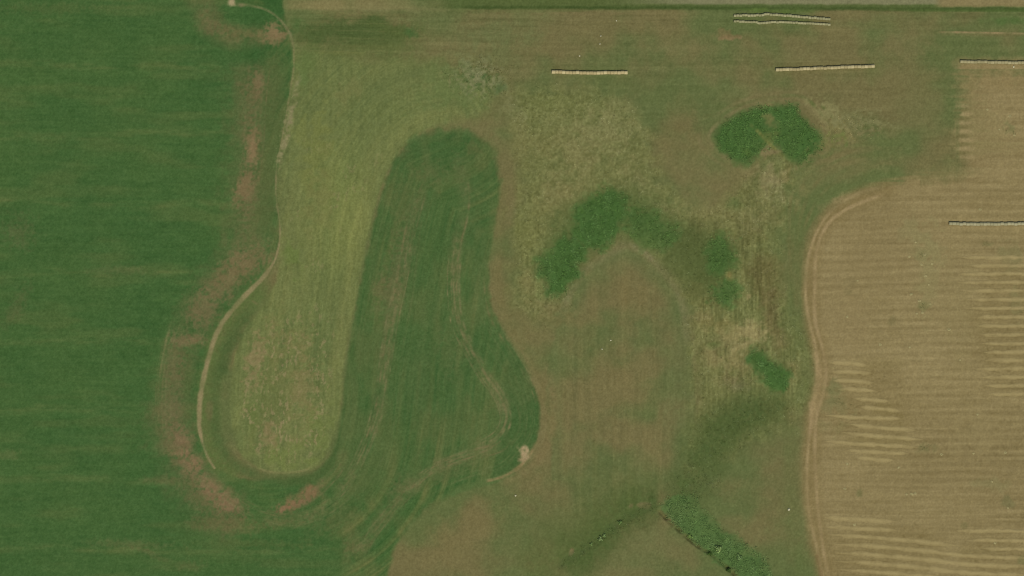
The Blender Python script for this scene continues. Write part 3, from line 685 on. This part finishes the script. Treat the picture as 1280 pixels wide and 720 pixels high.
BM = {'pale': bale_material('golden_straw', (150,134,92), (206,190,146)),
      'pale2': bale_material('dry_straw', (142,130,90), (196,182,140)),
      'old': bale_material('weathered_straw', (128,126,90), (170,164,126)),
      'dull': bale_material('dull_straw', (128,120,84), (176,166,128)),
      'grey': bale_material('grey_straw', (134,130,98), (176,168,134))}
cache = {}
def ends(lab, i, n, cut):
    lab2 = lab.replace(' round', '', 1)
    if i == 0: return 'leftmost ' + lab2.replace('round ', '')
    if i == n-1 and not cut: return 'rightmost ' + lab2.replace('round ', '')
    return lab
for (p, r, pitch, kind, lab, grp) in ROWS:
    seg = np.hypot(*np.diff(p, axis=0).T); cum = np.concatenate([[0], np.cumsum(seg)])
    n = int(round(cum[-1]*PX/pitch))
    for i in range(n):
        s = (i+.5)/n*cum[-1]
        x = np.interp(s, cum, p[:, 0]); y = np.interp(s, cum, p[:, 1])
        x2 = np.interp(s+3, cum, p[:, 0]); y2 = np.interp(s+3, cum, p[:, 1]); x1 = np.interp(s-3, cum, p[:, 0]); y1 = np.interp(s-3, cum, p[:, 1])
        rz = math.atan2(-(y2-y1), x2-x1) + R.uniform(-.05, .05)
        key = (kind, r, R.randrange(4))
        if key not in cache: cache[key] = bale_mesh('round_bale', r, pitch-.03, hash(key) % 999, BM[kind])
        y += R.uniform(-.35, .35)
        link('round_bale', cache[key], (wx(x), wy(y), float(sample(Z, x, y)[0])-.03), rz,
             ends(lab, i, n, p[-1][0] > 1290), 'bale', grp)

# ------------------------------------------------------------------ straw swaths left on the stubble, each a low fluffy ridge
def swath(pts, wd, c, lab, grp, seed, hgt=.12):
    p = curve(pts, 8); rr = random.Random(seed)
    seg = np.hypot(*np.diff(p, axis=0).T); cum = np.concatenate([[0], np.cumsum(seg)])
    n = max(8, int(cum[-1]/1.3)); s = np.linspace(0, cum[-1], n)
    px = np.interp(s, cum, p[:, 0]); py = np.interp(s, cum, p[:, 1])
    py = py + (vn(s/9, s*0, seed)-.5)*.9
    env = (sstep(0, .2, s/cum[-1])*sstep(1, .78, s/cum[-1]))**.6
    half = wd*1.7*(.75+.5*vn(s/7, s*0+3, seed+1))*env + .05
    K = 9; u = np.linspace(-1, 1, K)
    base = sample(Z, px, py)
    PXs = px[:, None] + 0*u; PYs = py[:, None] + u*half[:, None]*1.5
    cx, cy = PXs.ravel(), PYs.ravel()
    under = sample(C, cx, cy)
    k = (1-np.abs(u)**1.4)[None, :] * (.6+.6*vn(s/7, s*0+9, seed+2)).clip(0, 1)[:, None] * env[:, None]
    k = (k + .35*(vn(cx/1.6, cy/1.6, seed+5).reshape(k.shape)-.5)*(k > .02)).clip(0, 1)
    tint = (under*(1-k.ravel()[:, None]) + col(c)*k.ravel()[:, None])
    zz = sample(Z, cx, cy) + .01 + k.ravel()*hgt - (np.abs(np.tile(u, n)) > .99)*.05
    V = np.stack([wx(cx), wy(cy), zz], 1)
    F = []
    for i in range(n-1):
        for j in range(K-1):
            a = i*K+j; F.append((a, a+K, a+K+1, a+1))
    F = np.array(F)[:, ::-1]
    V = V - np.array([wx(px.mean()), wy(py.mean()), 0])
    me = mesh_np('straw_swath', V, F, (lin(tint)/LIT), M_straw)
    link('straw_swath', me, (wx(px.mean()), wy(py.mean()), 0), 0, lab, 'straw swath', grp)
ORD = 'first second third fourth fifth sixth seventh eighth ninth tenth eleventh twelfth thirteenth fourteenth fifteenth sixteenth seventeenth'.split()
SW = (156,140,97)
ys = [321.5,331.7,342,352.7,363,374,385,396,407,418,429,440,450,460.5,471,482,492.5]
xs = [1206,1214,1200,1202,1205,1213,1213,1220,1224,1228,1230,1234,1237,1222,1228,1234,1240]
for i, (x0, y0) in enumerate(zip(xs, ys)):
    swath([(x0-8, y0), (x0+22, y0+.4), (1282, y0), (1308, y0+.5), (1335, y0+1)], 1.25, SW, ORD[i]+' straw swath down from the greyish bale row, running off the right edge', 'straw swaths at the right edge of the stubble', 200+i)
for i, (a, b, c, d) in enumerate([(1036,452.5,1086,456.5),(1038,464.5,1092,466.5),(1040,475.5,1094,478.5),(1045,486,1098,489),(1066,497.5,1112,501),(1072,507,1128,513.5),
    (1028,519,1134,523.5),(1058,529.5,1148,538),(1050,540,1158,549.5),(1028,551,1152,559),(1056,562,1138,567),(1070,571.5,1118,575.5)]):
    swath([(a, b), (a*.6+c*.4, b*.55+d*.45+(-.9 if i < 4 else .3)), (c, d)], 1.3, SW, ORD[i]+' from the top of the short straw swaths beside the wheel track', 'straw swaths beside the wheel track', 240+i)
for i, y0 in enumerate([647,658,668.3,679.5,690.3,701,711.5,722,733]):
    x0 = 1028+i*1.4
    if i < 2: pts = [(x0, y0), (x0+40, y0+2), (x0+95, y0+5)]
    elif i == 2: pts = [(x0, y0), (1080, y0+2.2), (1120, y0+6), (1160, y0+9.5), (1205, y0+15)]
    else: pts = [(x0, y0), (1080, y0+2.2), (1120, y0+5.5), (1160, y0+9), (1200, y0+14), (1250, y0+17), (1310, y0+18)]
    swath(pts, 1.45, SW, ORD[i]+' from the top of the long sagging straw swaths at the bottom of the stubble', 'straw swaths at the bottom of the stubble', 270+i)
for i, (x0, y0) in enumerate([(1206,676),(1225,686.5),(1190,664)]):
    swath([(x0, y0-1), (1245, y0-.6), (1310, y0)], 1.2, SW, ('middle','lowest','topmost')[i]+' of three pale straw swaths starting midway at the lower right edge', 'straw swaths starting midway at lower right', 290+i)

# ------------------------------------------------------------------ tufts: blades of grass, reed, sedge and leaf, gathered per stand
def tufts(name, pts, tint, rad, hgt, blades, lab, cat, kind='stuff', seed=1, lean=.6, bw=.16, zo=None):
    """pts: photograph pixels; every tuft is a fan of bent leaf blades growing from the ground"""
    n = len(pts); g = np.random.RandomState(seed)
    z0 = sample(Z, pts[:, 0], pts[:, 1])
    cx = wx(pts[:, 0]); cy = wy(pts[:, 1])
    B = blades; N = n*B
    a = g.rand(N)*2*math.pi
    r0 = np.repeat(rad*(.6+.8*g.rand(n)), B)*g.rand(N)*.5
    ln = np.repeat(rad*(.6+.8*g.rand(n)), B)*(.6+.7*g.rand(N))*lean
    h = np.repeat(hgt*(.6+.8*g.rand(n)), B)*(.55+.6*g.rand(N))
    X0 = np.repeat(cx, B) + np.cos(a)*r0; Y0 = np.repeat(cy, B) + np.sin(a)*r0; Zb = np.repeat(z0, B) - .05
    ca, sa = np.cos(a), np.sin(a)
    w_ = bw*(.6+.8*g.rand(N)); tw = g.rand(N)*math.pi
    wxx = np.cos(tw)*w_; wyy = np.sin(tw)*w_
    V = np.zeros((N, 5, 3), np.float32)
    V[:, 0] = np.stack([X0-wxx*.5, Y0-wyy*.5, Zb], 1); V[:, 1] = np.stack([X0+wxx*.5, Y0+wyy*.5, Zb], 1)
    mx = X0+ca*ln*.45; my = Y0+sa*ln*.45; mz = Zb+h*.75
    V[:, 2] = np.stack([mx+wxx, my+wyy, mz], 1); V[:, 3] = np.stack([mx-wxx, my-wyy, mz], 1)
    V[:, 4] = np.stack([X0+ca*ln, Y0+sa*ln, Zb+h*(.8+.25*g.rand(N))], 1)
    b = np.arange(N)[:, None]*5
    F = np.concatenate([b+[0, 1, 2], b+[0, 2, 3], b+[3, 2, 4]], 0)
    tv = np.repeat(np.repeat(tint, B, 0)*(1+(g.rand(N, 1)-.5)*.22), 5, 0)
    o = np.array([cx.mean(), cy.mean(), 0])
    me = mesh_np(name, V.reshape(-1, 3)-o, F, (lin(np.clip(tv, 0, 255))/LIT), M_leaf, smooth=False)
    return link(name, me, tuple(o), 0, lab, cat, None, kind)
def scatter(mask_fn, box, spacing, seed):
    g = np.random.RandomState(seed); x0, x1, y0, y1 = box
    n = int((x1-x0)*(y1-y0)/spacing**2)
    p = np.stack([x0+g.rand(n)*(x1-x0), y0+g.rand(n)*(y1-y0)], 1)
    k = mask_fn(p) > g.rand(n)
    return p[k]
lab_r = {
 'island': 'lobed dark green reed bed standing alone below the tilted bale row',
 'mid': 'dark green thicket with combed ridges at the top of the marsh left of centre',
 'lower': 'dark green thicket lying lower left of the ridged one, above the brown pasture dome',
 'right': 'softer green thicket right of the ridged one, at the shoulder of the pasture dome',
 'two': 'small bright green reed patch in the marsh, above the pale straw coloured gap',
 'three': 'smallest bright green reed patch, just under the pale straw coloured gap in the marsh',
 'four': 'narrow slanting green reed patch beside the bleached grass near the wheel track',
 'ditch': 'long green willow strip along the cut ditch at the bottom of the photo'}
for i, (k, (poly,)) in enumerate(REEDS.items()):
    s_ = RM[k]; thin = {'right': .3, 'two': .45, 'three': .6, 'ditch': .8, 'island': .75}.get(k, .65)
    x0, y0 = poly.min(0)-8; x1, y1 = poly.max(0)+8
    if k == 'island': hole = lambda p: (1-.9*(np.hypot((p[:,0]-962)/11, (p[:,1]-152)/12) < 1))*sstep(2.5, 5, np.abs((p[:,0]-940)*.68-(p[:,1]-157)*.73) + 9*(p[:,0] < 936))
    else: hole = lambda p: 1
    clump = fbm((X + 3*vn(X/9, Y/9, 170))/2.7, Y/12.0, 160+i, 2) if k in ('mid', 'lower', 'four') else fbm(X/5.5, Y/8.0, 160+i, 2)
    fn = lambda p: thin*sstep(-4, 12*(.5 if k in ('island', 'ditch') else 1), sample(s_, p[:, 0], p[:, 1]))*hole(p)*sstep(.2, .6, sample(clump, p[:, 0], p[:, 1]))
    p = scatter(fn, (x0, x1, y0, y1), 2.15, 300+i)
    base = sample(C, p[:, 0], p[:, 1])
    v = (sample(clump, p[:, 0], p[:, 1])-.5)[:, None]
    tn = base*.55 + (col((120,150,88)) if k == 'ditch' else col((108,144,76)))*.45 + v*(50 if k in ('mid', 'lower', 'four') else 22)
    nm = 'willow_thicket' if k in ('mid', 'lower', 'right', 'ditch') else 'reed_bed'
    tufts(nm, p, tn, .75, {'ditch': .45, 'island': .5, 'two': .5, 'three': .5}.get(k, .5), 8, lab_r[k], 'thicket' if nm == 'willow_thicket' else 'reeds', seed=320+i, lean=1.0, bw=.13)
# bleached tussocks over the marsh
fn = lambda p: sstep(-14, 12, sample(sm + (N2-.5)*24, p[:, 0], p[:, 1]))*.75*sstep(.3, .65, sample(N3, p[:, 0], p[:, 1]))
p = scatter(fn, (640, 1020, 105, 600), 2.7, 401)
tn = sample(C, p[:, 0], p[:, 1])*1.04 + (np.random.RandomState(5).rand(len(p), 1)**2-.25)*38
tufts('marsh_grass', p, tn, .55, .25, 5, 'bleached tussock grass covering the marshy middle of the pasture', 'grass', seed=402, lean=1.2, bw=.09)
# pale threads of standing grass in the hay meadow
fn = lambda p: np.clip(sample(m_h, p[:, 0], p[:, 1])*(sample(wisp, p[:, 0], p[:, 1])*1.2+.03), 0, 1)
p = scatter(fn, (285, 620, 65, 592), 2.6, 403)
tn = sample(C, p[:, 0], p[:, 1])*.9 + col((136,128,90))*.12
tufts('meadow_grass', p, tn, .5, .12, 5, 'uncut pale tufts dotted over the yellow green hay meadow', 'grass', seed=404, lean=1.2, bw=.07)
# rough grass north of the tongue, by the island and along the ditch
fn = lambda p: np.clip(sstep(1.1, .2, np.hypot((p[:,0]-602)/55, (p[:,1]-98)/38)) + sstep(1, .3, np.hypot((p[:,0]-1060)/50, (p[:,1]-158)/22)) + sstep(1, .3, np.hypot((p[:,0]-870)/40, (p[:,1]-600)/36)) + sstep(1, .2, np.abs((p[:,1]-632)+(p[:,0]-815)*.64)/14)*(p[:,0] < 822)*(p[:,0] > 700), 0, 1)*.6
p = scatter(fn, (545, 1115, 55, 712), 2.8, 405)
tn = sample(C, p[:, 0], p[:, 1]) + (np.random.RandomState(6).rand(len(p), 1)-.4)*40 + col((16,13,6))*(p[:, 0] > 1000)[:, None]
tufts('rough_grass', p, tn, .55, .25, 5, 'rough standing grass in green and straw threads at the edges of the pasture', 'grass', seed=406, lean=1.2, bw=.09)

# ------------------------------------------------------------------ bushes and small things one can count
def bush(px, py, r, c, lab, seed):
    g = np.random.RandomState(seed); n = 150
    d = g.randn(n, 3); d /= np.linalg.norm(d, axis=1)[:, None]; d[:, 2] = np.abs(d[:, 2])
    rad = r*(.45+.55*g.rand(n, 1))*(1+.35*np.sin(3*np.arctan2(d[:, 1:2], d[:, 0:1])+seed))
    cpos = d*rad*np.array([1, 1, .85]) + [0, 0, r*.35]
    a1 = g.randn(n, 3); a1 /= np.linalg.norm(a1, axis=1)[:, None]
    a2 = np.cross(a1, d); a2 /= np.linalg.norm(a2, axis=1)[:, None]+1e-6
    s = r*.24
    V = np.stack([cpos-a1*s, cpos+a2*s*.6, cpos+a1*s, cpos-a2*s*.6], 1)
    F = np.arange(n)[:, None]*4 + np.array([0, 1, 2, 3])
    tv = np.repeat(np.clip(col(c)*1.22, 0, 255)*(1+(g.rand(n, 1)-.5)*.3), 4, 0)
    z = float(sample(Z, px, py)[0])
    root = link('bush', None, (wx(px), wy(py), z), 0, lab, 'bush', None)
    me = mesh_np('foliage', V.reshape(-1, 3), F, lin(tv)/LIT, M_leaf, smooth=False)
    link('foliage', me, parent=root)
    sv = []; sf = []
    for k in range(5):
        a = k*1.3+seed; b = len(sv)
        tip = (math.cos(a)*r*.6, math.sin(a)*r*.6, r*.8)
        sv += [(.03, 0, -.05), (-.015, .026, -.05), (-.015, -.026, -.05), tip]
        sf += [(b, b+1, b+3), (b+1, b+2, b+3), (b+2, b, b+3)]
    ms = mesh_np('stem', sv, sf, np.tile(lin((84,72,52)), (len(sv), 1)), M_leaf, smooth=False)
    link('stem', ms, parent=root)
for a in [(750.5,673.5,1.15,(112,128,82),'pale green bush, largest on the shallow gully left of the ditch',3),
    (755,669.5,.9,(104,122,76),'pale bush touching the upper right of the largest gully bush',4),
    (739,680,.8,(98,116,70),'small grey green bush below and left of the largest gully bush',5),
    (775,653,1.0,(92,112,64),'lone green bush up the gully, between the gully bushes and the bare patch',6),
    (898,686,1.7,(110,128,78),'broad pale bush beside the ditch inside the willow strip',7),
    (924,697,1.4,(104,126,78),'pale bush in the lower willow strip, right of the broad one',8),
    (862,670,1.1,(96,116,62),'small bush on the ditch bank where the willow strip widens',9),
    (887,691.5,1.1,(58,78,36),'dark bush overhanging the ditch under the broad pale one',10),
    (911,713,1.1,(62,80,40),'lowest dark bush overhanging the ditch near the bottom edge',11),
    (362,44,1.1,(60,84,42),'dark bush at the corner where the footpath meets the hay meadow',12),
    (1026,24,1.0,(86,104,62),'low bush just right of the paired bale rows',13)][:9]:
    bush(*a)
def stone(px, py, r, lab, seed, c=(196,190,160), name='field_stone', cat='stone', grp=None, flat=.6):
    g = random.Random(seed); V = []; F = []
    nr, ns = 5, 8
    for i in range(nr+1):
        th = math.pi*i/nr
        for k in range(ns):
            a = 2*math.pi*k/ns; q = r*(1+g.uniform(-.2, .2))
            V.append((q*math.sin(th)*math.cos(a)*1.2, q*math.sin(th)*math.sin(a), q*math.cos(th)*flat + r*flat*.6))
    for i in range(nr):
        for k in range(ns): F.append((i*ns+k, (i+1)*ns+k, (i+1)*ns+(k+1) % ns, i*ns+(k+1) % ns))
    me = mesh_np(name, V, F, np.tile(lin(c)/LIT, (len(V), 1))*np.array([[1+g.uniform(-.15, .15)] for _ in V]), M_straw)
    link(name, me, (wx(px), wy(py), float(sample(Z, px, py)[0])), g.uniform(0, 3), lab, cat, grp)
for i, (x, y, r, l) in enumerate([(770.5,26,.36,'pale stone nearest the north verge, above the lone bale row'),
    (751,45,.34,'pale stone in the pasture, upper one of the close vertical pair'),
    (750,55,.36,'pale stone in the pasture, lower one of the close vertical pair'),
    (724.5,70,.38,'pale stone just above the middle of the lone bale row'),
    (763.5,425.5,.38,'white stone in the brown pasture dome, upper right of its pair'),
    (752.5,436.5,.32,'white stone in the brown pasture dome, lower left of its pair'),
    (986,637,.62,'large pale stone in the pasture left of the wheel track near the bottom'),
    (644.5,619.5,.5,'pale stone in the pasture south of the bare earth patch'),
    (1267,83.5,.5,'pale lump against the bale row along the top of the stubble')]):
    stone(x, y, r*.8, l, 500+i)
def straw_clump(px, py, r, seed, near, grp=None):
    r = r*(.45+.5*((seed*7) % 5)/4)
    g = np.random.RandomState(seed); n = 34
    a = g.rand(n)*math.pi*2; q = r*np.sqrt(g.rand(n)); d = g.rand(n)*math.pi
    cx = np.cos(a)*q*1.4; cy = np.sin(a)*q; cz = .05+(r*.35)*(1-(q/r)**2)*g.rand(n)+.03
    L = .35; w_ = .09
    V = np.stack([np.stack([cx-np.cos(d)*L, cy-np.sin(d)*L, cz*0+.02], 1), np.stack([cx-np.sin(d)*w_, cy+np.cos(d)*w_, cz], 1),
                  np.stack([cx+np.cos(d)*L, cy+np.sin(d)*L, cz+.03], 1), np.stack([cx+np.sin(d)*w_, cy-np.cos(d)*w_, cz], 1)], 1)
    F = np.arange(n)[:, None]*4 + np.array([3, 2, 1, 0])
    tv = np.repeat(col((156,146,104))*(1+(g.rand(n, 1)-.5)*.2), 4, 0)
    me = mesh_np('straw_clump', V.reshape(-1, 3), F, lin(tv)/LIT, M_straw, smooth=False)
    link('straw_clump', me, (wx(px), wy(py), float(sample(Z, px, py)[0])), 0, near, 'straw clump', grp)
g1 = [(1144.5,303),(1136.5,321),(1156,318),(1165,330),(1149,376),(1163,380),(1153,391),(1139,368),(1146,392),(1157,345),(1161,356),(1152,331),(1186,412)]
g2 = [(1072,351),(1059,396),(1100,431),(1137,434),(1056,611),(1124,584),(1133,618),(1140,618),(1139,617),(1144,617),(1123,585),(1059,580),(1177,568),(1222,518),(1240,602),(1260,635),(1244,679),(1257,566),(1217,567),(1068,656),(1200,450)]
g3 = [(1249,162),(1234,137),(1262,145),(1268,169),(1225,262)]
for i, (x, y) in enumerate(g1): straw_clump(x, y, .55, 600+i, 'small pale clump of loose straw among the weeds left of the right hand swaths', 'straw clumps among the weeds')
for i, (x, y) in enumerate(g2): straw_clump(x, y, .5, 640+i, 'small pale clump of loose straw scattered on the open brown stubble', 'straw clumps scattered over the stubble')
for i, (x, y) in enumerate(g3): straw_clump(x, y, .5, 680+i, 'small pale clump of loose straw between the two right hand bale rows', 'straw clumps between the right hand bale rows')
# weeds in the stubble
WD = [(1152,320,10),(1154,383,9),(1265,163,9),(1075,617,5),(1050,505,16),(1158,560,9),(1232,306,7),(1262,628,7),(1116,402,5),(1276,388,10),(1206,658,5),(1042,485,9),(1040,456,8)]
fn = lambda p: np.clip(sum(sstep(1, .1, np.hypot((p[:,0]-a)/c, (p[:,1]-b)/(c*.7))) for a, b, c in WD), 0, 1)*.7
p = scatter(fn, (1020, 1300, 140, 640), 3.2, 407)
tn = sample(C, p[:, 0], p[:, 1])*.6 + col((92,104,62))*.4
tufts('stubble_weeds', p, tn, .45, .3, 5, 'thin patches of low green weeds coming up through the stubble', 'weeds', seed=408, lean=1.2, bw=.07)
print('verts', NX*NY)
